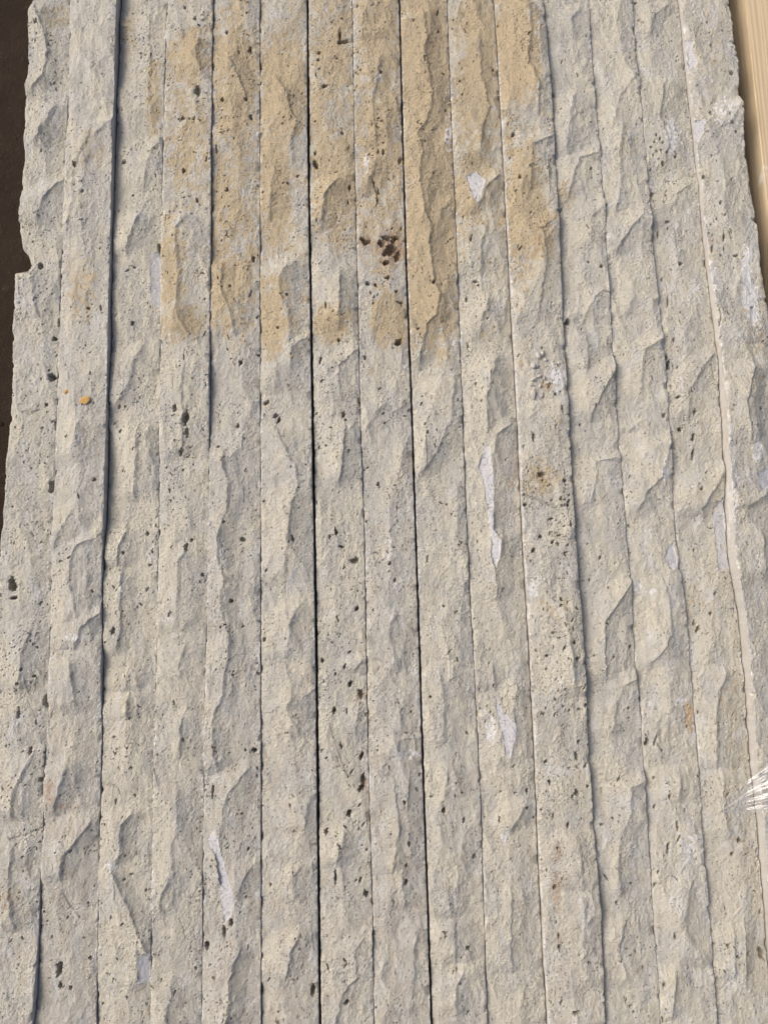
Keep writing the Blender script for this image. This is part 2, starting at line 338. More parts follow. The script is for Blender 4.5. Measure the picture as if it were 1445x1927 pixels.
# crests of the broken faces: (strip, [(x, y)...]); light flank to the left, steep flank to the right
CRESTS = [
 (0,[(66,14),(85,62),(92,97),(83,145),(59,166)]),(0,[(104,201),(90,235),(66,266)]),(0,[(119,339),(93,363),(83,374),(69,412)]),(0,[(59,515),(64,549),(69,587)]),
 (0,[(62,1420),(28,1492),(21,1533)]),(0,[(24,1600),(20,1680),(28,1740)]),(0,[(60,1180),(44,1230),(38,1290)]),
 (1,[(207,228),(176,256)]),(1,[(173,239),(163,263),(145,301),(138,332),(137,380),(125,432)]),(1,[(152,795),(142,819),(138,860)]),(1,[(135,963),(111,1005),(104,1029)]),
 (1,[(180,1012),(145,1026),(133,1057),(131,1098),(142,1140),(145,1168)]),(1,[(187,1154),(156,1178),(142,1213)]),(1,[(132,1240),(140,1300),(143,1330)]),(1,[(173,1544),(138,1589),(121,1609),(114,1644)]),(1,[(128,1440),(118,1470),(104,1520)]),
 (2,[(284,28),(280,69),(284,114),(277,156),(284,208)]),(2,[(301,266),(287,287),(277,311),(273,346)]),(2,[(263,405),(249,436),(239,467)]),(2,[(270,656),(249,684),(242,726),(221,757)]),(2,[(260,812),(256,871),(253,930)]),
 (2,[(239,1001),(225,1033),(221,1060)]),(2,[(228,1078),(228,1185),(221,1219)]),(2,[(242,1264),(235,1296)]),(2,[(244,1310),(239,1347)]),(2,[(249,1530),(228,1554),(228,1606),(218,1620)]),(2,[(211,1637),(228,1675),(249,1724),(259,1751),(277,1793)]),(2,[(258,1765),(258,1852)]),
 (3,[(336,45),(346,80),(353,90)]),(3,[(375,73),(370,104),(377,131)]),(3,[(349,408),(332,429),(332,480),(337,515),(332,567),(337,605),(353,625)]),(3,[(346,688),(341,722),(343,774),(343,850)]),(3,[(353,1033),(336,1053),(334,1123),(332,1178)]),(3,[(349,1216),(336,1254),(339,1271)]),(3,[(343,1351),(339,1420)]),
 (3,[(332,1488),(336,1544),(322,1599),(327,1641),(304,1682),(301,1717)]),(3,[(325,1848),(325,1872),(315,1904),(312,1960)]),
 (4,[(432,114),(450,149),(464,187)]),(4,[(415,242),(429,277)]),(4,[(419,501),(415,546),(433,584),(439,618)]),(4,[(420,854),(419,874),(429,909),(427,960),(410,1008),(410,1050),(424,1091),(415,1123),(419,1157),(431,1195),(431,1233),(422,1271),(419,1309),(401,1348),(401,1410),(408,1440)]),
 (4,[(470,1443),(430,1490),(422,1516),(415,1554),(412,1606),(415,1661)]),(4,[(481,1623),(460,1648),(450,1679)]),(4,[(450,1786),(433,1838),(433,1872),(425,1930)]),
 (5,[(521,149),(539,180),(547,214),(558,232),(546,270),(551,304)]),(5,[(515,322),(511,346),(508,400)]),(5,[(542,494),(525,525),(528,556),(542,587),(546,653)]),(5,[(577,632),(549,656),(546,690)]),(5,[(521,688),(518,732)]),(5,[(518,805),(532,836),(546,864),(558,885),(560,916),(546,960),(539,1029),(535,1088)]),
 (5,[(563,1136),(546,1168),(542,1230)]),(5,[(591,1296),(549,1330)]),(5,[(539,1264),(549,1289),(549,1313),(539,1337),(560,1375)]),(5,[(580,1506),(573,1561)]),(5,[(563,1634),(551,1648),(553,1689)]),(5,[(563,1758),(546,1789),(540,1840)]),
 (6,[(636,339),(611,367),(604,420)]),(6,[(639,515),(637,608)]),(6,[(677,653),(636,688),(639,743)]),(6,[(650,800),(640,900)]),(6,[(684,1237),(667,1261)]),(6,[(674,1330),(669,1375)]),(6,[(684,1762),(667,1786),(670,1841),(643,1869),(632,1924)]),(6,[(650,1560),(634,1620)]),
 (7,[(715,52),(708,69)]),(7,[(708,297),(701,318),(688,356)]),(7,[(718,100),(700,190),(706,260)]),(7,[(729,757),(705,778),(688,809)]),(7,[(743,1154),(731,1185),(736,1216),(746,1254)]),(7,[(767,1389),(750,1392),(746,1420)]),(7,[(742,1480),(750,1560),(738,1640)]),(7,[(757,1644),(760,1703)]),(7,[(788,1744),(778,1786),(778,1831),(772,1900)]),
 (8,[(795,28),(802,69),(797,97),(805,131),(812,180),(809,208),(802,228),(785,253),(795,287),(788,318),(791,356),(798,401),(812,426),(805,460),(809,480),(816,528),(826,553),(819,594),(802,611),(795,646),(788,681)]),
 (8,[(847,374),(829,398),(822,425)]),(8,[(854,715),(847,791),(829,833),(812,864),(795,888)]),(8,[(833,1185),(843,1233)]),(8,[(826,1264),(829,1292),(836,1327),(833,1392)]),(8,[(850,1443),(867,1492)]),(8,[(843,1665),(847,1720)]),(8,[(854,1741),(855,1803)]),(8,[(872,1830),(857,1855),(857,1900)]),
 (9,[(900,69),(904,145),(919,201),(906,242),(902,298)]),(9,[(940,329),(913,353),(900,388)]),(9,[(916,426),(904,460),(904,505)]),(9,[(919,563),(906,598),(902,629)]),(9,[(933,674),(919,722),(913,750),(916,819)]),(9,[(961,798),(933,819),(926,861),(926,960)]),(9,[(944,1008),(930,1074),(933,1116)]),(9,[(926,1254),(930,1292)]),(9,[(972,1290),(965,1340),(968,1375),(958,1430)]),(9,[(961,1682),(959,1786),(964,1820)]),(9,[(990,1510),(960,1560)]),
 (10,[(993,7),(997,69),(990,104),(1011,159),(1011,201)]),(10,[(1038,256),(1000,273),(997,346)]),(10,[(1045,408),(1018,429),(1028,478),(1011,594)]),(10,[(1049,757),(1056,791)]),(10,[(1087,1578),(1094,1665)]),(10,[(1060,1150),(1075,1240),(1080,1300)]),(10,[(1100,1690),(1094,1780),(1108,1850)]),
 (11,[(1090,14),(1073,38),(1078,62)]),(11,[(1078,180),(1070,215),(1064,277)]),(11,[(1132,284),(1090,298),(1076,332),(1069,363)]),(11,[(1137,384),(1111,408),(1109,457)]),(11,[(1149,546),(1125,549),(1111,573),(1097,598)]),(11,[(1101,636),(1104,691)]),(11,[(1163,684),(1132,736),(1111,781)]),(11,[(1166,861),(1121,868),(1118,912),(1111,940)]),
 (11,[(1187,1098),(1156,1140),(1135,1174),(1135,1230),(1139,1271)]),(11,[(1201,1275),(1170,1292),(1156,1333),(1152,1378)]),(11,[(1211,1471),(1184,1481),(1184,1530),(1166,1578),(1159,1623),(1166,1675)]),(11,[(1175,1730),(1160,1790),(1185,1850)]),
 (12,[(1121,0),(1132,45)]),(12,[(1194,142),(1166,180),(1153,228),(1149,242)]),(12,[(1170,249),(1163,287),(1166,329),(1163,374),(1156,394)]),(12,[(1208,405),(1184,432),(1160,467)]),(12,[(1190,555),(1180,590)]),(12,[(1246,636),(1211,660),(1206,688),(1204,743)]),(12,[(1208,791),(1184,809)]),(12,[(1260,829),(1243,899),(1215,926),(1198,960)]),
 (12,[(1246,1095),(1260,1140),(1260,1195),(1239,1233),(1222,1247)]),(12,[(1240,1350),(1232,1385),(1243,1420)]),(12,[(1298,1661),(1286,1710),(1287,1751),(1298,1772),(1319,1807)]),(12,[(1276,1450),(1278,1500)]),(12,[(1267,1831),(1263,1907)]),
 (13,[(1256,10),(1229,31),(1218,66)]),(13,[(1249,156),(1243,180),(1239,221),(1256,270),(1249,311)]),(13,[(1298,346),(1270,367),(1263,391)]),(13,[(1339,667),(1319,694),(1294,736),(1294,778)]),(13,[(1360,885),(1329,940),(1319,960)]),(13,[(1364,1264),(1350,1295),(1343,1347),(1343,1440)]),(13,[(1357,1454),(1358,1523),(1370,1571)]),(13,[(1377,1751),(1377,1831)]),
 (14,[(1392,194),(1372,230)]),(14,[(1402,611),(1422,639)]),(14,[(1415,690),(1400,760),(1412,820)]),(14,[(1440,930),(1410,950)]),(14,[(1430,1000),(1436,1080)]),
]

# pits seen in the stone: (strip, x, y, half-width, half-height)
PITS = [
 (7,736,468,17,11),(7,716,458,9,7),(7,746,482,9,11),(7,724,476,7,6),(7,690,456,12,6),(7,744,446,9,4),
 (0,70,45,4,5),(0,99,708,11,12),(0,102,636,6,5),(0,109,605,3,6),(0,105,800,3,12),(0,95,918,9,14),(0,24,1126,8,4),(0,21,1098,10,14),(0,85,1320,5,14),(0,64,1273,5,4),(0,38,1287,4,4),(0,58,1413,4,9),(0,35,1344,4,10),(0,82,1487,5,16),(0,78,1468,8,5),(0,3,1692,6,12),(0,45,1260,3,3),(0,86,761,4,3),
 (0,50,495,9,16),(0,74,500,8,6),
 (1,142,311,4,6),(1,156,360,3,4),(1,112,1824,8,14),(1,114,1854,4,8),(1,133,1860,4,6),(1,168,1805,4,4),(1,150,605,4,3),(1,178,902,4,4),(1,136,1600,2,3),(1,107,1602,2,2),
 (2,266,102,4,2),(2,235,304,5,4),(2,209,1071,3,3),(2,215,1190,4,10),(2,200,1209,3,3),(2,216,1509,3,9),(2,250,609,4,5),(2,225,766,3,5),(2,228,812,3,3),(2,278,1005,4,4),(2,234,1040,4,5),(2,298,465,5,16),
 (3,348,12,4,3),(3,367,35,3,6),(3,382,36,4,2),(3,344,221,5,4),(3,365,221,3,5),(3,370,375,3,6),(3,345,320,4,6),(3,330,767,5,10),(3,349,788,6,18),(3,352,815,4,10),(3,341,853,4,10),(3,351,1029,4,8),(3,360,1017,4,3),(3,381,1083,4,4),(3,320,1154,2,12),(3,327,1323,3,6),(3,346,1393,3,4),(3,314,880,3,3),(3,372,170,6,12),
 (4,427,60,4,4),(4,469,90,4,7),(4,419,188,4,4),(4,450,100,3,7),(4,408,280,3,8),(4,472,218,4,6),(4,464,187,3,6),(4,453,681,5,6),(4,477,487,4,8),(4,436,1131,4,4),(4,457,1178,3,4),(4,457,1014,7,5),(4,478,1413,6,6),(4,422,982,3,4),(4,388,1782,7,7),(4,422,1755,4,12),(4,436,1738,5,8),(4,401,1490,2,14),(4,484,1447,3,5),(4,468,1598,3,5),(4,448,800,4,5),(4,427,357,4,5),
 (5,518,782,8,5),(5,524,790,4,8),(5,501,757,6,4),(5,509,1667,3,4),(5,523,617,2,2),(5,541,554,2,2),(5,498,1204,4,4),(5,590,1866,8,13),(5,551,1015,3,9),(5,560,328,3,4),
 (6,646,78,13,5),(6,640,62,4,10),(6,601,99,4,4),(6,599,112,3,4),(6,611,161,8,5),(6,593,305,5,13),(6,594,287,4,4),(6,644,249,4,4),(6,592,226,4,2),(6,658,353,3,7),(6,637,639,4,4),(6,603,677,2,10),(6,675,757,4,10),(6,646,778,3,10),(6,651,790,3,3),(6,624,805,4,3),(6,632,1000,5,8),(6,621,1010,3,5),(6,643,1029,12,3),(6,667,1055,9,7),(6,672,1145,4,5),(6,636,1164,3,8),(6,607,1244,4,5),(6,658,1227,4,3),(6,648,1254,4,6),(6,631,1268,2,5),(6,658,1287,5,9),(6,679,1306,7,10),(6,629,1337,6,6),(6,653,1337,3,8),(6,679,1425,6,9),(6,642,1403,2,8),(6,684,1471,7,14),(6,679,1485,8,8),(6,656,1532,6,9),(6,614,1565,4,6),(6,639,1590,3,6),(6,630,1651,4,18),(6,677,1655,3,14),(6,688,1682,6,8),(6,618,1820,3,11),(6,650,1817,2,6),(6,653,1886,5,7),(6,655,380,3,5),(6,600,130,3,3),
 (7,673,10,3,5),(7,717,137,4,4),(7,722,285,3,7),(7,712,284,2,5),(7,753,298,5,9),(7,738,429,3,2),(7,727,448,12,6),(7,740,455,8,5),(7,684,450,9,5),(7,693,532,6,5),(7,707,537,4,4),(7,745,548,5,3),(7,753,568,6,3),(7,748,646,9,9),(7,729,521,6,6),(7,726,494,8,6),(7,703,569,3,3),(7,764,592,3,6),(7,686,671,4,5),(7,743,1092,3,5),(7,764,1660,4,8),(7,733,1062,5,4),(7,704,344,2,6),(7,711,360,2,9),(7,710,376,2,8),(7,679,1000,2,6),(7,712,912,4,5),(7,765,1630,3,5),(7,770,1590,4,5),(7,762,1510,4,4),(7,790,1460,3,4),
 (8,816,532,4,4),(8,805,816,3,5),(8,805,1052,3,8),(8,835,1140,3,2),(8,810,1311,3,5),(8,835,1525,6,7),(8,869,1491,3,3),(8,873,1547,3,9),(8,892,1613,4,5),(8,881,1786,5,5),(8,866,1849,3,3),(8,859,1827,3,5),(8,881,1908,3,7),(8,824,20,3,6),(8,826,60,3,5),(8,812,1500,2,3),(8,787,620,5,3),(8,846,1700,3,4),
 (9,864,152,4,3),(9,887,332,4,2),(9,895,527,5,4),(9,900,535,4,3),(9,878,561,3,8),(9,882,650,3,5),(9,897,370,3,5),(9,940,1544,2,8),(9,968,1493,4,3),(9,905,757,3,3),(9,866,1100,3,3),(9,914,855,3,3),(9,928,130,3,4),(9,886,450,4,6),(9,943,1490,2,4),(9,1005,1540,3,3),(9,992,1490,2,6),(9,928,1290,3,5),
 (10,978,334,4,4),(10,966,250,4,5),(10,1005,822,5,8),(10,1019,892,10,5),(10,1064,902,4,5),(10,1056,938,4,4),(10,1064,939,3,4),(10,1071,943,4,4),(10,1073,931,3,3),(10,1063,950,3,3),(10,988,950,5,4),(10,1037,941,3,3),(10,1068,950,4,4),(10,1056,1128,4,4),(10,1056,1140,4,4),(10,1068,1133,3,3),(10,1040,1022,4,5),(10,1050,1008,9,3),(10,1068,1016,12,3),(10,1050,1023,3,3),(10,1068,1026,3,3),(10,1075,986,3,6),(10,1038,976,6,3),(10,1062,990,3,3),(10,1030,1234,5,3),(10,1028,1260,4,3),(10,1061,1218,3,7),(10,1009,1225,4,3),(10,1023,1343,4,4),(10,1027,1334,3,3),(10,1045,1316,3,5),(10,1062,1297,3,3),(10,1090,1396,4,4),(10,1028,1434,4,4),(10,1102,1327,5,4),(10,1085,1424,5,10),(10,1076,1168,3,6),(10,1064,1178,3,7),(10,1052,1200,4,3),(10,1080,1210,4,4),(10,1069,1240,4,3),(10,1086,1240,5,4),(10,1060,1330,3,3),(10,1072,1338,3,3),(10,1087,1492,6,8),(10,1078,1499,4,5),(10,1106,1481,4,4),(10,1035,1473,4,5),(10,1019,1525,4,3),(10,1102,1443,4,4),(10,1044,1670,4,7),(10,1050,1763,3,8),(10,1049,1596,4,3),(10,1052,1782,4,5),(10,1057,1890,2,14),(10,1087,1907,12,4),(10,1047,1735,2,4),(10,1030,1640,3,5),(10,1020,655,4,3),(10,1018,1010,4,4),(10,1045,740,3,4),(10,1058,770,3,14),(10,1004,1035,5,5),(10,1070,1555,4,5),
 (11,1040,178,6,5),(11,1057,114,3,3),(11,1087,142,3,6),(11,1102,170,3,2),(11,1066,606,7,7),(11,1187,1217,4,4),(11,1183,1333,3,3),(11,1129,1048,3,6),(11,1158,1060,3,4),(11,1117,1233,3,4),(11,1132,500,4,4),(11,1107,492,4,3),(11,1113,316,3,3),(11,1153,1539,3,3),(11,1132,1551,5,3),(11,1160,1700,2,7),(11,1187,1893,5,3),(11,1192,1905,3,3),(11,1165,1465,3,6),(11,1091,800,3,5),
 (12,1204,1318,4,6),(12,1217,1396,7,8),(12,1232,1396,3,14),(12,1249,783,5,4),(12,1230,1464,3,3),(12,1233,1518,4,4),(12,1258,1500,4,7),(12,1288,1525,3,5),(12,1275,1558,3,14),(12,1278,1580,3,12),(12,1258,1596,4,14),(12,1249,1852,5,4),(12,1293,1368,3,3),(12,1240,1641,4,3),(12,1270,1760,2,9),(12,1197,233,3,3),(12,1233,1666,4,5),
 (13,1281,496,5,4),(13,1258,566,3,12),(13,1267,639,4,6),(13,1255,672,4,5),(13,1258,690,5,15),(13,1275,748,6,3),(13,1279,807,7,5),(13,1306,822,5,9),(13,1305,854,4,10),(13,1319,919,4,4),(13,1308,1173,4,6),(13,1313,1185,6,6),(13,1345,1117,4,4),(13,1336,1155,4,4),(13,1391,1582,5,6),(13,1426,1602,3,5),(13,1260,415,9,2),(13,1239,440,3,9),(13,1431,1715,3,6),(13,1435,1797,8,16),(13,1234,256,3,3),(13,1240,262,3,3),(13,1230,268,4,3),(13,1246,271,3,3),(13,1224,279,3,3),(13,1234,285,4,3),(13,1243,284,3,4),(13,1228,295,3,3),(13,1239,300,4,3),(13,1247,309,4,4),(13,1224,318,3,3),(13,1228,365,4,4),(13,1250,380,3,2),(13,1270,295,4,4),(13,1308,775,5,5),(13,1312,1340,3,5),(13,1335,1080,3,3),(13,1306,1036,3,3),(13,1366,1777,5,5),(13,1379,1608,5,4),
 (14,1326,332,4,6),(14,1355,382,4,4),(14,1416,579,4,4),(14,1350,342,4,3),(14,1363,446,2,10),(14,1375,438,2,11),(14,1386,482,6,4),(14,1342,466,4,6),(14,1296,100,3,3),(14,1330,42,2,4),(14,1343,60,4,2),(14,1338,85,2,5),(14,1376,137,5,4),(14,1372,215,2,3),(14,1337,210,3,6),(14,1420,1306,5,5),(14,1386,245,2,6),(14,1431,770,3,5),
]
# narrow cracks and grooves: (strip, points, half-width)
GROOVES = [(7,[(701,343),(708,358),(711,372),(709,388)],1.6),(10,[(986,931),(1010,940),(1048,955)],2.0),(10,[(1038,1004),(1058,1012),(1082,1018)],3.0),(1,[(120,1683),(132,1705),(151,1727)],2.0),
           (14,[(1337,562),(1353,577),(1358,594),(1354,612)],1.6),(12,[(1234,1385),(1236,1400),(1246,1414)],2.0),(5,[(546,1815),(538,1850)],1.5),(0,[(43,775),(58,778),(74,771)],2.2),(0,[(20,1580),(50,1572),(78,1560)],2.0),(3,[(338,1730),(346,1750),(349,1766)],1.5),(2,[(200,1478),(222,1484),(226,1495)],1.6)]
# flush filler patches: (strip, polygon)
FILLERS = [
 (9,[(913,838),(922,842),(921,870),(928,900),(927,950),(930,1000),(942,1016),(939,1045),(931,1075),(924,1050),(922,1000),(917,960),(908,900),(900,880)]),
 (9,[(931,1306),(945,1340),(968,1360),(970,1385),(958,1425),(950,1420),(945,1380),(935,1340)]),
 (4,[(396,1570),(408,1560),(412,1590),(420,1615),(428,1650),(440,1690),(436,1720),(422,1740),(418,1700),(412,1640),(405,1605),(392,1590)]),
 (2,[(282,474),(303,470),(303,578),(292,575),(284,566)]),
 (2,[(262,1800),(280,1790),(281,1848),(260,1848)]),
 (12,[(1255,1035),(1268,1018),(1276,1070),(1262,1072),(1250,1050)]),
 (13,[(1341,965),(1352,945),(1362,935),(1373,1068),(1352,1076),(1347,1020)]),
 (14,[(1290,75),(1304,80),(1302,95),(1312,120),(1298,130)]),(14,[(1303,226),(1327,226),(1322,250),(1314,268),(1306,255)]),
 (14,[(1424,892),(1447,880),(1447,915),(1434,926)]),
 (9,[(876,330),(898,322),(912,340),(900,384),(890,372)]),
]
# ochre, rust, white, yellow stains: (strip or None, x, y, rx, ry, amount)
TAN = [(0,108,30,25,22,.8),(1,170,285,30,40,.6),(1,150,540,38,70,.7),(2,240,60,20,45,.7),(2,288,170,14,70,.9),(3,350,110,42,50,.8),(3,350,260,40,90,.6),(3,322,500,22,110,.9),(3,340,610,44,30,.9),
 (4,445,150,42,120,.65),(4,430,380,42,90,.5),(4,430,540,42,70,.8),(5,530,160,42,80,1),(5,515,330,30,110,.8),(5,512,600,28,70,.85),(6,625,100,42,160,.6),(6,630,330,42,110,.8),(6,625,612,36,34,1.0),
 (7,710,60,40,90,.8),(7,715,260,40,160,.75),(7,735,600,36,48,1.0),(7,730,470,40,50,.5),(8,800,120,45,190,1),(8,810,420,45,200,1.05),(8,810,560,45,90,1),(9,900,120,40,140,.8),(9,890,330,30,90,.7),(10,970,90,38,110,1),(10,985,390,38,90,.9),(10,1020,440,26,60,.8),
 (11,1065,370,22,30,.6),(12,1180,270,30,60,.35),(2,240,1250,40,160,.35),(13,1310,1150,30,50,.5),(13,1370,1340,30,90,.5),(13,1390,1560,30,120,.4),(10,1045,1140,30,30,.5),(10,1020,900,36,30,.8),(14,1340,100,40,120,.4),(14,1420,640,30,120,.45)]
RUST = [(8,818,30,6,26,.6),(8,812,85,10,26,.7),(8,806,145,6,26,.75),(8,830,70,10,8,.6),(7,735,466,30,24,1.1),(7,690,455,18,12,.9),(7,726,492,16,9,1.0),(6,680,1306,9,12,.7),(6,686,1478,9,16,.7),(10,1050,1600,10,24,.6),(10,1048,1680,10,40,.7),(10,1050,1770,5,20,.6),(10,1010,735,3,3,.2),
 (1,96,1490,14,26,.7),(1,125,1520,20,8,.6),(0,20,1690,16,24,.5),(10,1100,1700,8,12,.6),(8,822,1110,6,8,.5),(12,1290,1345,4,4,.2),(10,1010,450,6,40,.6),(3,335,1110,4,10,.3),(9,975,880,10,30,.5),(9,962,912,8,12,.5)]
WHITE = [(14,1405,520,10,50,1.1),(14,1412,560,14,30,1.2),(14,1420,590,8,20,1.0),(14,1425,850,6,24,1),(14,1378,960,10,90,.6),(14,1350,700,14,120,.4),(7,732,1030,4,26,.9),(12,1250,882,4,26,1.0),(12,1200,1105,8,14,.8),(12,1222,1115,10,5,.8),(13,1264,255,14,32,.7),(12,1300,1592,22,30,.5),(10,1050,712,16,20,.9),(10,1046,690,12,10,.5),(2,229,1100,4,22,1.0),(2,208,1630,8,8,.9),
 (1,150,1200,30,8,.4),(9,925,1375,10,26,.7),(9,948,1572,6,16,.8),(8,845,255,8,24,.7),(14,1365,210,22,26,.45),(12,1285,1320,14,7,.9),(10,1004,1110,10,14,.9),(7,690,310,5,20,.7),(7,765,1420,24,8,.6),(9,865,645,5,10,.8),(8,854,648,5,10,.7),(13,1305,555,10,20,.3),(14,1340,520,10,30,.7),(6,745,1430,20,8,.5)]
YELLOW = [(10,1030,726,12,7,.8),(10,1052,795,5,8,.9),(14,1338,450,8,10,.35),(14,1343,473,8,8,.35),(12,1298,1350,9,24,1.3),(10,1072,730,8,10,.6),(4,420,500,6,10,.5)]

POROSITY = [0.75, 0.3, 0.5, 0.5, 0.55, 0.35, 0.6, 0.55, 0.45, 0.45, 0.7, 0.35, 0.28, 0.6, 0.45]
EDGE_WHITE = [(0.0, 0.2), (0.15, 0.75), (0.15, 0.45), (0.5, 0.6), (0.5, 0.8), (0.4, 0.85), (0.3, 0.45), (0.35, 0.6), (0.5, 0.55), (0.35, 0.4), (1.15, 0.1), (0.0, 0.45), (0.2, 0.95), (0.1, 0.45), (0.9, 0.1)]
# (kept per strip: left edge, right edge)

LABELS = [
 "outermost travertine strip beside the dark slab, left edge jagged with a chipped hollow",
 "pale travertine strip with a tall exposed sawn side, carrying two ochre flakes",
 "travertine strip sunk below its left neighbour, tall lilac filler inset at its upper right edge",
 "travertine strip with a long dark slit-like cavity in the middle, fourth from the dark slab",
 "travertine strip with one long winding crest and a tall grey filler streak near the bottom",
 "smooth-faced travertine strip left of the widest black gap, ochre patch at the top",
 "very porous travertine strip just right of the widest black gap, many dark holes",
 "travertine strip with a rust-brown cavity in its upper part, left of the narrower black gap",
 "strongest ochre-stained travertine strip, right of the narrower black gap, reddish veins at top",
 "travertine strip with two long grey filler patches in its lower middle",
 "raised travertine strip with a white bruised left edge, loose grains and clusters of round holes",
 "travertine strip in the shade of the raised porous strip, facets mostly plain beige grey",
 "plain grey-beige travertine strip with bold scalloped facets and a small amber patch low down",
 "travertine strip second from the wooden plank, lilac filler inset halfway down its right edge",
 "outermost travertine strip beside the wooden plank, white patches and exposed sawn left side",
]

# ------------------------------------------------------------------ setting: crate floor
BASE_Z = -0.050
def box(name, x0, x1, y0, y1, z0, z1, mat, parent=None, bev=0.0, seg_y=1):
    import bmesh
    bm = bmesh.new(); bmesh.ops.create_cube(bm, size=1)
    for v in bm.verts:
        v.co = ((x0 + x1) / 2 + v.co.x * (x1 - x0), (y0 + y1) / 2 + v.co.y * (y1 - y0), (z0 + z1) / 2 + v.co.z * (z1 - z0))
    if bev: bmesh.ops.bevel(bm, geom=list(bm.edges), offset=bev, segments=3, affect='EDGES', profile=0.5)
    me = bpy.data.meshes.new(name); bm.to_mesh(me); bm.free(); me.materials.append(mat)
    o = bpy.data.objects.new(name, me); COL.objects.link(o)
    if parent: o.parent = parent
    return o
Y_TOP = float(unproject(722, -150, 0)[1]); Y_BOT = float(unproject(722, 2080, 0)[1])
tag(box('ground', -0.9, 0.9, -0.9, 0.9, BASE_Z - 0.03, BASE_Z - 0.002, MAT['floor']), kind='structure')

# ------------------------------------------------------------------ the strips
dy_in = 0.56 * MM
y_hi = float(unproject(722, -12, 0)[1]); y_lo = float(unproject(722, 1939, 0)[1])
rows = np.concatenate([np.linspace(Y_BOT, y_lo, 36, endpoint=False), np.arange(y_lo, y_hi, dy_in), np.linspace(y_hi, Y_TOP, 36)])
NR = len(rows)

seam_x = []
for (s, side), pts in SEAMS:
    p = np.array(pts, float)
    X, Y = unproject(p[:, 0], p[:, 1], zedge(s, side, p[:, 1]))
    o = np.argsort(Y); X = X[o]; Y = Y[o]
    xs = np.interp(rows, Y, X)
    k0 = (X[2] - X[0]) / (Y[2] - Y[0]) if len(pts) < 20 else 0.0
    xs = np.where(rows < Y[0], X[0] + k0 * 0.3 * (rows - Y[0]), xs)
    seam_x.append(xs)

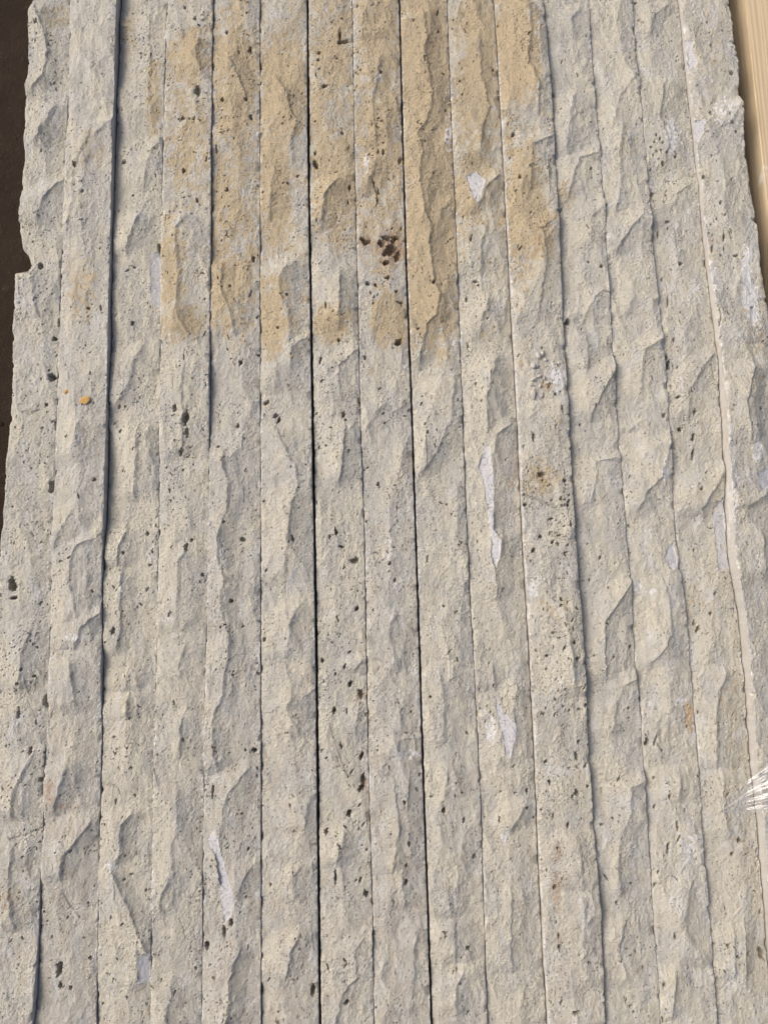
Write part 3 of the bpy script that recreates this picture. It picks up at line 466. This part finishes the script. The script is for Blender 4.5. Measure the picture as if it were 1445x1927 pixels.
row_py = project(np.zeros(NR), rows, 0.0)[1]
STRIPS = []
tri_count = 0
for s in range(15):
    left = seam_x[s] + GAPS[s] * MM; right = seam_x[s + 1].copy()
    seed = 40 + s * 7
    # slightly ragged arrises
    rag = lambda k: (0.42 * fbm(rows / (5 * MM), rows * 0 + 3.7 * k, seed + k, 3) + 0.16 * gnoise(rows / (1.3 * MM), rows * 0 + 9.1 * k, seed + k)) * MM
    left = left + np.maximum(rag(1) * (0.9 if s else 1.4), -GAPS[s] * MM * 0.3); right = right + np.minimum(rag(2) * (0.9 if s < 14 else 1.6), 0.04 * MM)
    wmean = float(np.mean(right - left)); nc = int(wmean / (0.46 * MM)) + 1
    u = np.linspace(0, 1, nc)
    u = 0.5 - 0.5 * np.cos(np.pi * u) * (0.10) - 0.9 * (0.5 - u)     # slightly denser at the edges
    u = (u - u[0]) / (u[-1] - u[0])
    U = np.broadcast_to(u, (NR, nc)); PYR = row_py[:, None]
    X = left[:, None] + (right - left)[:, None] * U; Y = np.broadcast_to(rows[:, None], (NR, nc))
    zL = zedge(s, 0, row_py); zR = zedge(s, 1, row_py)
    Z0 = zL[:, None] + (zR - zL)[:, None] * U
    px, py = project(X, Y, Z0)
    xm, ym = X / MM + 200, Y / MM + 500
    # gentle warp so that traced lines are not ruler-clean
    wx = 1.6 * gnoise(xm / 4, ym / 4, seed) + 1.1 * gnoise(xm / 1.5, ym / 1.5, seed + 1)
    wy = 2.2 * gnoise(xm / 4, ym / 4, seed + 2) + 1.1 * gnoise(xm / 1.5, ym / 1.5, seed + 3)
    qx, qy = px + wx, py + wy
    # 1. crests
    rr = np.random.default_rng(100 + s)
    H = 0.9 * (1 - (2 * U - 1) ** 2)
    for cs, pts in CRESTS:
        if cs != s: continue
        p = np.array(sorted(pts, key=lambda a: a[1]), float)
        L = np.interp(qy, p[:, 1], p[:, 0])
        L = L + 3.0 * gnoise(qy / 14.0, qx * 0.01 + 5, seed + 5)
        span = p[-1, 1] - p[0, 1]; f = min(26.0, 0.3 * span + 6)
        fade = sstep(p[0, 1] - f, p[0, 1] + f * 0.5, qy) * sstep(p[-1, 1] + f, p[-1, 1] - f * 0.5, qy)
        d = rr.uniform(2.3, 4.0) * min(1.0, 0.55 + span / 150.0); wl_ = rr.uniform(50, 85); wd = rr.uniform(32, 60); ws = rr.uniform(4, 8)
        dx = qx - L
        prof = np.where(dx < 0, 1 - np.clip(-dx / wl_, 0, 1), 0.20 * np.clip(1 - dx / ws, 0, 1) + 0.80 * np.clip(1 - dx / wd, 0, 1))
        H = np.maximum(H, 0.35 * H + d * fade * prof)
    # 2. procedural conchoidal scars, 3. roughness
    ln = [rr.uniform(-0.7, 0.15) for _ in range(3)]
    bx = 0.25 * gnoise(xm / 30, ym / 60, seed + 6); by = 0.5 * gnoise(xm / 30, ym / 60, seed + 7)
    amp = 0.55 + 0.9 * sstep(-0.35, 0.35, fbm(xm / 25, ym / 60, seed + 8, 2))
    H = H + 2.1 * scars(xm / rr.uniform(13, 17) + bx, ym / rr.uniform(24, 36) + by, s + 1, 0.85, ln[0])
    H = H + amp * (0.60 * scars(xm / rr.uniform(6, 9) + bx, ym / rr.uniform(10, 17) + by, s + 31, 0.85, ln[1]) + 0.34 * scars(xm / 3.1, ym / 4.8, s + 61, 0.9, ln[2]))
    H = H + 0.40 * fbm(xm / 5, ym / 7, seed + 9, 3)
    rough = 0.55 + 0.9 * sstep(-0.2, 0.35, fbm(xm / 12, ym / 20, seed + 11, 2)) + 0.5 * (POROSITY[s] - 0.4)
    H = H + rough * (0.19 * gnoise(xm / 1.9, ym / 2.3, seed + 12) + 0.19 * gnoise(xm / 0.98, ym / 1.1, seed + 13)
                     + 0.22 * np.abs(gnoise(xm / 2.6, ym / 3.3, seed + 14)))
    H = H - H.mean() * 0.85
    # 4. arrises: chipped away here and there
    dl = U * (right - left)[:, None] / MM; dr = (1 - U) * (right - left)[:, None] / MM
    for dist, k in ((dl, 3), (dr, 4)):
        c = sstep(0.05, 0.5, fbm(ym / 9, dist * 0.05 + k, seed + 20 + k, 3)) 
        H = H - (0.15 + 1.5 * c) * np.exp(-dist / (0.35 + 0.9 * c))
    H = np.where(True, H, H)
    # 5. cavities
    poro = POROSITY[s] * (0.15 + 1.5 * sstep(-0.05, 0.45, fbm(xm / 14, ym / 22, seed + 30, 3)))
    if s == 10: poro = poro + 0.75 * sstep(860, 920, py) * sstep(1560, 1440, py) * (0.35 + 0.65 * sstep(0.15, 0.6, U)) * sstep(-0.3, 0.2, fbm(xm / 8, ym / 12, seed + 35, 2))
    ex = xm + 0.35 * gnoise(xm / 0.9, ym / 0.9, seed + 31); ey = ym + 0.35 * gnoise(xm / 0.9, ym / 0.9, seed + 32)
    pit = 1.0 * pores(ex / 2.3, ey / 2.9, s + 1, 0.40 * poro, 0.09, 0.17)
    pit = np.maximum(pit, 1.8 * pores(ex / 4.6, ey / 6.0, s + 51, 0.42 * poro, 0.06, 0.15))
    pit = np.maximum(pit, 2.4 * pores(ex / 11, ey / 14, s + 91, 0.18 * poro, 0.05, 0.08))
    ax = px + 2.0 * gnoise(xm / 0.8, ym / 0.8, seed + 33); ay = py + 2.6 * gnoise(xm / 0.8, ym / 0.8, seed + 34)
    for cs, cx, cy, rx, ry in PITS:
        if cs != s: continue
        r0 = np.searchsorted(-row_py, -(cy + 4 * ry + 8)); r1 = np.searchsorted(-row_py, -(cy - 4 * ry - 8))
        sl = slice(max(0, r0), max(0, r1))
        th = rr.uniform(-0.45, 0.45); c, q = math.cos(th), math.sin(th)
        a = ax[sl] - cx; b = ay[sl] - cy
        rx2 = max(rx * 0.72, 2.1); ry2 = max(ry * 0.80, 2.2)
        e = np.full(a.shape, 9.0)
        for _ in range(4 if min(rx2, ry2) > 2.6 else 2):
            ox, oy = rr.uniform(-0.5, 0.5) * rx2, rr.uniform(-0.55, 0.55) * ry2; f = rr.uniform(0.5, 0.9); g2 = rr.uniform(0.5, 0.9)
            np.minimum(e, np.hypot((c * (a - ox) + q * (b - oy)) / (rx2 * f), (-q * (a - ox) + c * (b - oy)) / (ry2 * g2)), out=e)
        k_ = 1.9 / (0.5 * (rx2 + ry2)); e = e * (1 + 0.5 * gnoise(a * k_ + cx, b * k_ + cy, s)) + 0.2 * gnoise(a * k_ * 2.2 + cy, b * k_ * 2.2 + cx, s)
        depth = min(6.5, 1.8 + 0.75 * min(rx2, ry2)) * rr.uniform(0.6, 1.15)
        bowl = sstep(1.06, 0.84, e) * (0.6 + 0.4 * sstep(0.9, 0.1, e)) * depth
        bowl = bowl + 0.35 * sstep(2.0, 1.0, e) * (0.4 + 0.6 * rr.random())
        pit[sl] = np.maximum(pit[sl], bowl)
    for cs, pts, hw in GROOVES:
        if cs != s: continue
        best = np.full(px.shape, 1e9)
        for (x0, y0), (x1, y1) in zip(pts[:-1], pts[1:]):
            vx, vy = x1 - x0, y1 - y0
            t = np.clip(((ax - x0) * vx + (ay - y0) * vy) / (vx * vx + vy * vy), 0, 1)
            best = np.minimum(best, np.hypot(ax - x0 - t * vx, ay - y0 - t * vy))
        pit = np.maximum(pit, (0.55 if s < 7 else 1.1) * sstep(hw * 1.3, hw * 0.5, best))
    H = H - pit
    # 6. filler patches: trowelled flush and slightly hollow
    fill = np.zeros(px.shape, int); nfill = 0
    for cs, poly in FILLERS:
        if cs != s: continue
        m = in_poly(px + 1.5 * wx, py + 1.5 * wy, poly)
        if m.sum() < 12: continue
        A = np.stack([X[m], Y[m], np.ones(m.sum())], 1)
        co, *_ = np.linalg.lstsq(A, (H + pit)[m], rcond=None)
        plane = co[0] * X + co[1] * Y + co[2] - 0.35
        H = np.where(m, plane + 0.22 * gnoise(xm / 1.1, ym / 1.6, seed + 60) + 0.3 * gnoise(xm / 4, ym / 6, seed + 61) - 0.5 * np.minimum(pit, 1.2) * (pit > 1.5), H); nfill += 1; fill[m] = nfill
    Zt = Z0 + H * MM
    # stains
    att = {}
    for nm, lst in (('tan', TAN), ('rust', RUST), ('white', WHITE), ('yellow', YELLOW)):
        v = np.zeros(px.shape)
        for cs, cx, cy, rx, ry, am in lst:
            if cs != s: continue
            e = np.hypot((qx + 4 * wx - cx) / (rx * 1.15), (qy + 4 * wy - cy) / (ry * 1.15))
            v = np.maximum(v, am * (sstep(1.6, 0.2, e) if nm == 'tan' else sstep(1.25, 0.45, e)))
        att[nm] = v
    ew = EDGE_WHITE[s]
    lum = 0.45 + 1.3 * fbm(ym / 14, xm * 0.05 + s, seed + 40, 4, 0.6)
    edge_white = np.maximum(ew[0] * sstep(1.3, 0.25, dl) * lum, ew[1] * sstep(1.1, 0.2, dr) * lum)
    if s == 10: edge_white = edge_white * sstep(60, 180, py)
    att['white'] = np.maximum(att['white'], edge_white)
    up = sstep(860, 430, qy + 170 * fbm(xm / 9, ym / 12, seed + 50, 3)) * sstep(180, 420, qx) * sstep(1090, 960, qx)
    fine = fbm(xm / 4.5, ym / 5.5, seed + 41, 4, 0.6)
    fin2 = fbm(xm / 2.2, ym / 2.4, seed + 45, 3, 0.65)
    blot = fbm(xm / 13, ym / 24, seed + 42, 4, 0.6)
    att['tan'] = 0.95 * att['tan'] + 0.38 * up + 0.55 * fine + 0.35 * blot * (0.5 + up) + rr.uniform(-0.10, 0.02) - 0.08
    att['warm'] = 0.5 + rr.uniform(-0.25, 0.2) + 0.9 * fbm(xm / 15, ym / 30, seed + 43, 5, 0.6)
    att['lilac'] = -0.05 + rr.uniform(-0.1, 0.12) + (0.14 if s >= 11 else 0.0) + 1.2 * fbm(xm / 10, ym / 18, seed + 44, 5, 0.6)
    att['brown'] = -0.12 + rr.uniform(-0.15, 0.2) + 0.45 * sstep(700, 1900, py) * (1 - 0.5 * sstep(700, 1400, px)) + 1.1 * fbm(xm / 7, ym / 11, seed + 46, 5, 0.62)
    att['rust'] = att['rust'] + 0.9 * fin2 * (att['rust'] > 0.02)
    att['yellow'] = att['yellow'] + 0.7 * fin2 * (att['yellow'] > 0.02)
    att['white'] = att['white'] + 1.2 * fin2 * (att['white'] > 0.02) + 0.25 * np.maximum(0, fin2 - 0.3)
    att['porous'] = np.clip(poro, 0, 1)
    # ---- objects
    cx = float((left.mean() + right.mean()) / 2); cyw = float((rows[0] + rows[-1]) / 2)
    root = bpy.data.objects.new('stone_strip', None); COL.objects.link(root)
    root.location = (cx, cyw, BASE_Z); root.empty_display_size = 0.02
    tag(root, LABELS[s], 'stone strip', 'stone strips standing side by side')
    V = np.stack([X - cx, Y - cyw, Zt - BASE_Z], -1).reshape(-1, 3)
    idx = np.arange(NR * nc).reshape(NR, nc)
    Q = np.stack([idx[:-1, :-1], idx[:-1, 1:], idx[1:, 1:], idx[1:, :-1]], -1)
    fq = np.zeros((NR - 1, nc - 1), int)
    for k in range(1, nfill + 1):
        m = (fill == k).astype(int); fq[(m[:-1, :-1] + m[:-1, 1:] + m[1:, 1:] + m[1:, :-1] >= 2) & (fq == 0)] = k
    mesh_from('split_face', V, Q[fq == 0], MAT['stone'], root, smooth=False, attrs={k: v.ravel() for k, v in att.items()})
    for k in range(1, nfill + 1):
        Qf = Q[fq == k]
        used, inv = np.unique(Qf, return_inverse=True)
        tag(mesh_from('filler', V[used], inv.reshape(Qf.shape), MAT['filler'], root), 'grey cement filler set into the broken face')
    tri_count += 2 * Q.shape[0] * Q.shape[1]
    # sawn sides: wall, saw step, foot
    def side(col, sx):
        top = V.reshape(NR, nc, 3)[:, col]
        z1 = (zL if sx < 0 else zR) - BASE_Z
        lv = [top]
        for dz, ins in ((-4.0, 0.0), (-6.2, 0.02), (-6.5, -0.22), (-60.0, -0.25)):
            a = top.copy(); a[:, 2] = np.maximum(np.minimum(z1 + dz * MM, top[:, 2] - 0.02 * MM), 0.0); a[:, 0] = (left if sx < 0 else right) - cx + sx * ins * MM
            lv.append(a)
        return lv
    LV, RV = side(0, -1), side(nc - 1, 1)
    step = np.concatenate(LV + RV, 0)
    faces = []
    n = NR
    for k in range(4):
        a = np.arange(n - 1) + k * n; b = a + n
        faces.append(np.stack([a, a + 1, b + 1, b], -1))
        a = np.arange(n - 1) + (5 + k) * n; b = a + n
        faces.append(np.stack([a, b, b + 1, a + 1], -1))
    a = np.arange(n - 1) + 4 * n; b = np.arange(n - 1) + 9 * n
    faces.append(np.stack([a, a + 1, b + 1, b], -1))
    mesh_from('sawn_body', step, np.concatenate(faces), MAT['sawn'], root, smooth=False)
    STRIPS.append(dict(root=root, left=left, right=right, X=X, Y=Y, Z=Zt, px=px, py=py))

def surf(s, x, y):
    """world point on the face of strip s nearest the photo pixel"""
    d = STRIPS[s]; i = np.argmin((d['px'] - x) ** 2 + (d['py'] - y) ** 2)
    return np.array([d['X'].ravel()[i], d['Y'].ravel()[i], d['Z'].ravel()[i]])

# ------------------------------------------------------------------ wooden plank on the right
def plank():
    x0, _ = unproject(1402, 0, -0.004); x0 = float(x0)
    pl = box('wooden_plank', x0, x0 + 0.095, Y_BOT, Y_TOP, BASE_Z, -0.004, MAT['wood'], bev=0.0006)
    tag(pl, 'light pine plank with straight grain along the right edge of the stone', 'plank')
plank()

# ------------------------------------------------------------------ lower slab on the left, its shade painted into the colour
def shade_painted_slab():
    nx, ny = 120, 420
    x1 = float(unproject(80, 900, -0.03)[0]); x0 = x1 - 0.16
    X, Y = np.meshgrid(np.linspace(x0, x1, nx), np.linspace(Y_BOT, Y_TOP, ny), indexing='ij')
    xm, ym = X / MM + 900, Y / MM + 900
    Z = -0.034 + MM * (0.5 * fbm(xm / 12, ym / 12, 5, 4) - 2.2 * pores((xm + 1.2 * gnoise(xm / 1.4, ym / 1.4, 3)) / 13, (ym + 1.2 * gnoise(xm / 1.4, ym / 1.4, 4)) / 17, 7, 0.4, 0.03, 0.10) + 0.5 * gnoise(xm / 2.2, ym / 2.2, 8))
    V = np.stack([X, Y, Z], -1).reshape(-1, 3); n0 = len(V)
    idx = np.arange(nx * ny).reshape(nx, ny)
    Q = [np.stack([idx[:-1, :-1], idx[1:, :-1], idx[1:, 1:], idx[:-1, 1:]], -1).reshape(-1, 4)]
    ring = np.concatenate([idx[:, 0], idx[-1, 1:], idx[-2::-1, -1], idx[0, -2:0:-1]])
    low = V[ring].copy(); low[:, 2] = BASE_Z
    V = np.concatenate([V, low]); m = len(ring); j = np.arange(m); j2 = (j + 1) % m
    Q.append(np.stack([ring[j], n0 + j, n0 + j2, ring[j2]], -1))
    tag(mesh_from('stone_slab', V, np.concatenate(Q), MAT['slab']), 'pitted slab lying lower, left of the pale strips, shade painted in dark brown', 'slab')
shade_painted_slab()

# ------------------------------------------------------------------ small loose pieces
def lump(name, s, x, y, rx, ry, rz, mat, parent=None, seed=0, sink=0.25, rot=0.0):
    import bmesh
    bm = bmesh.new(); bmesh.ops.create_icosphere(bm, subdivisions=3, radius=1)
    r = random.Random(seed); off = [Vector((r.uniform(-1, 1), r.uniform(-1, 1), r.uniform(-1, 1))).normalized() for _ in range(9)]
    cut = [r.uniform(0.62, 0.9) for _ in off]
    for v in bm.verts:
        for o_, c_ in zip(off, cut):
            t = v.co.dot(o_)
            if t > c_: v.co -= o_ * (t - c_) * 0.9
    k = 0.316 * MM
    for v in bm.verts: v.co = (v.co.x * rx * k, v.co.y * ry * k, v.co.z * rz * k)
    me = bpy.data.meshes.new(name); bm.to_mesh(me); bm.free(); me.materials.append(mat)
    o = bpy.data.objects.new(name, me); COL.objects.link(o)
    p = surf(s, x, y); p[2] += rz * k * (1 - 2 * sink)
    if parent: o.parent = parent; p = p - np.array(parent.location)
    o.location = p; o.rotation_euler = (0, 0, rot)
    return o
r11 = STRIPS[10]['root']
for i, (x, y, rx, ry, rz, rot) in enumerate([(1003,689,5,7,4,.2),(1003,716,6,4,4,0),(1003,741,6,12,5,.15),(1013,668,5,8,4,.4),(1022,665,4,6,4,-.4),(1026,676,4,3.5,3,0),(1014,709,5,4,3.5,.2),(1000,724,5,3.5,3,.5),(1019,744,5,4.5,3,0),(1024,712,3,4,3,.3),(1016,727,4,4,3,.6),(1030,720,4,3,3,0)]):
    lump('stone_grain', 10, x, y, rx, ry, rz, MAT['grain'], r11, seed=i, rot=rot, sink=0.36)
tag(lump('yellow_flake', 1, 161, 755, 11, 8, 2.2, MAT['flake'], seed=31, sink=0.15, rot=0.45), 'larger ochre yellow flake lying on the pale strip', 'flake', 'ochre flakes')
tag(lump('yellow_flake', 1, 124, 738, 6, 4, 1.8, MAT['flake'], seed=32, sink=0.15, rot=0.5), 'tiny ochre yellow flake up and left of the larger one', 'flake', 'ochre flakes')
tag(lump('stone_crumb', 4, 488, 250, 6, 7, 5, MAT['grain'], seed=41, sink=0.3), 'pale stone crumb caught over the thin seam near the top', 'crumb')

# ------------------------------------------------------------------ clear plastic film, lower right
def film():
    nx, ny = 90, 60
    a = np.linspace(0, 1, nx); b = np.linspace(-1, 1, ny)
    A, B = np.meshgrid(a, b, indexing='ij')
    # a tapering tongue of film running up to the right from its tip at (1358, 1530)
    cxp = 1357 + 165 * A; cyp = 1528 - 95 * A
    wid = 3 + 62 * A ** 0.8
    X_ = cxp + B * wid * 0.50; Y_ = cyp + B * wid * 0.86
    X, Y = unproject(X_, Y_, 0.004)
    zt = np.interp(X_, [1340, 1400, 1440, 1520], [2.0, 4.2, 11.0, 10.5])
    t = A * 150
    fold = 1.6 * np.exp(-((B - 0.35) / 0.10) ** 2) + 1.1 * np.exp(-((B + 0.25) / 0.12) ** 2) + 0.8 * np.abs(gnoise(A * 5, B * 3, 5)) + 0.5 * np.abs(gnoise(A * 13, B * 8, 6))
    Z = (zt + 1.9 + fold * np.minimum(1, 4 * A)) * MM
    V = np.stack([X, Y, Z], -1).reshape(-1, 3); idx = np.arange(nx * ny).reshape(nx, ny)
    Q = np.stack([idx[:-1, :-1], idx[1:, :-1], idx[1:, 1:], idx[:-1, 1:]], -1).reshape(-1, 4)
    c = V.mean(0)
    o = mesh_from('plastic_film', V - c, Q, MAT['film'], loc=tuple(c))
    md = o.modifiers.new('thickness', 'SOLIDIFY'); md.thickness = 0.00005
    tag(o, 'torn clear plastic film with shiny folds over the strips at lower right', 'plastic film')
film()
print('strip triangles', tri_count)
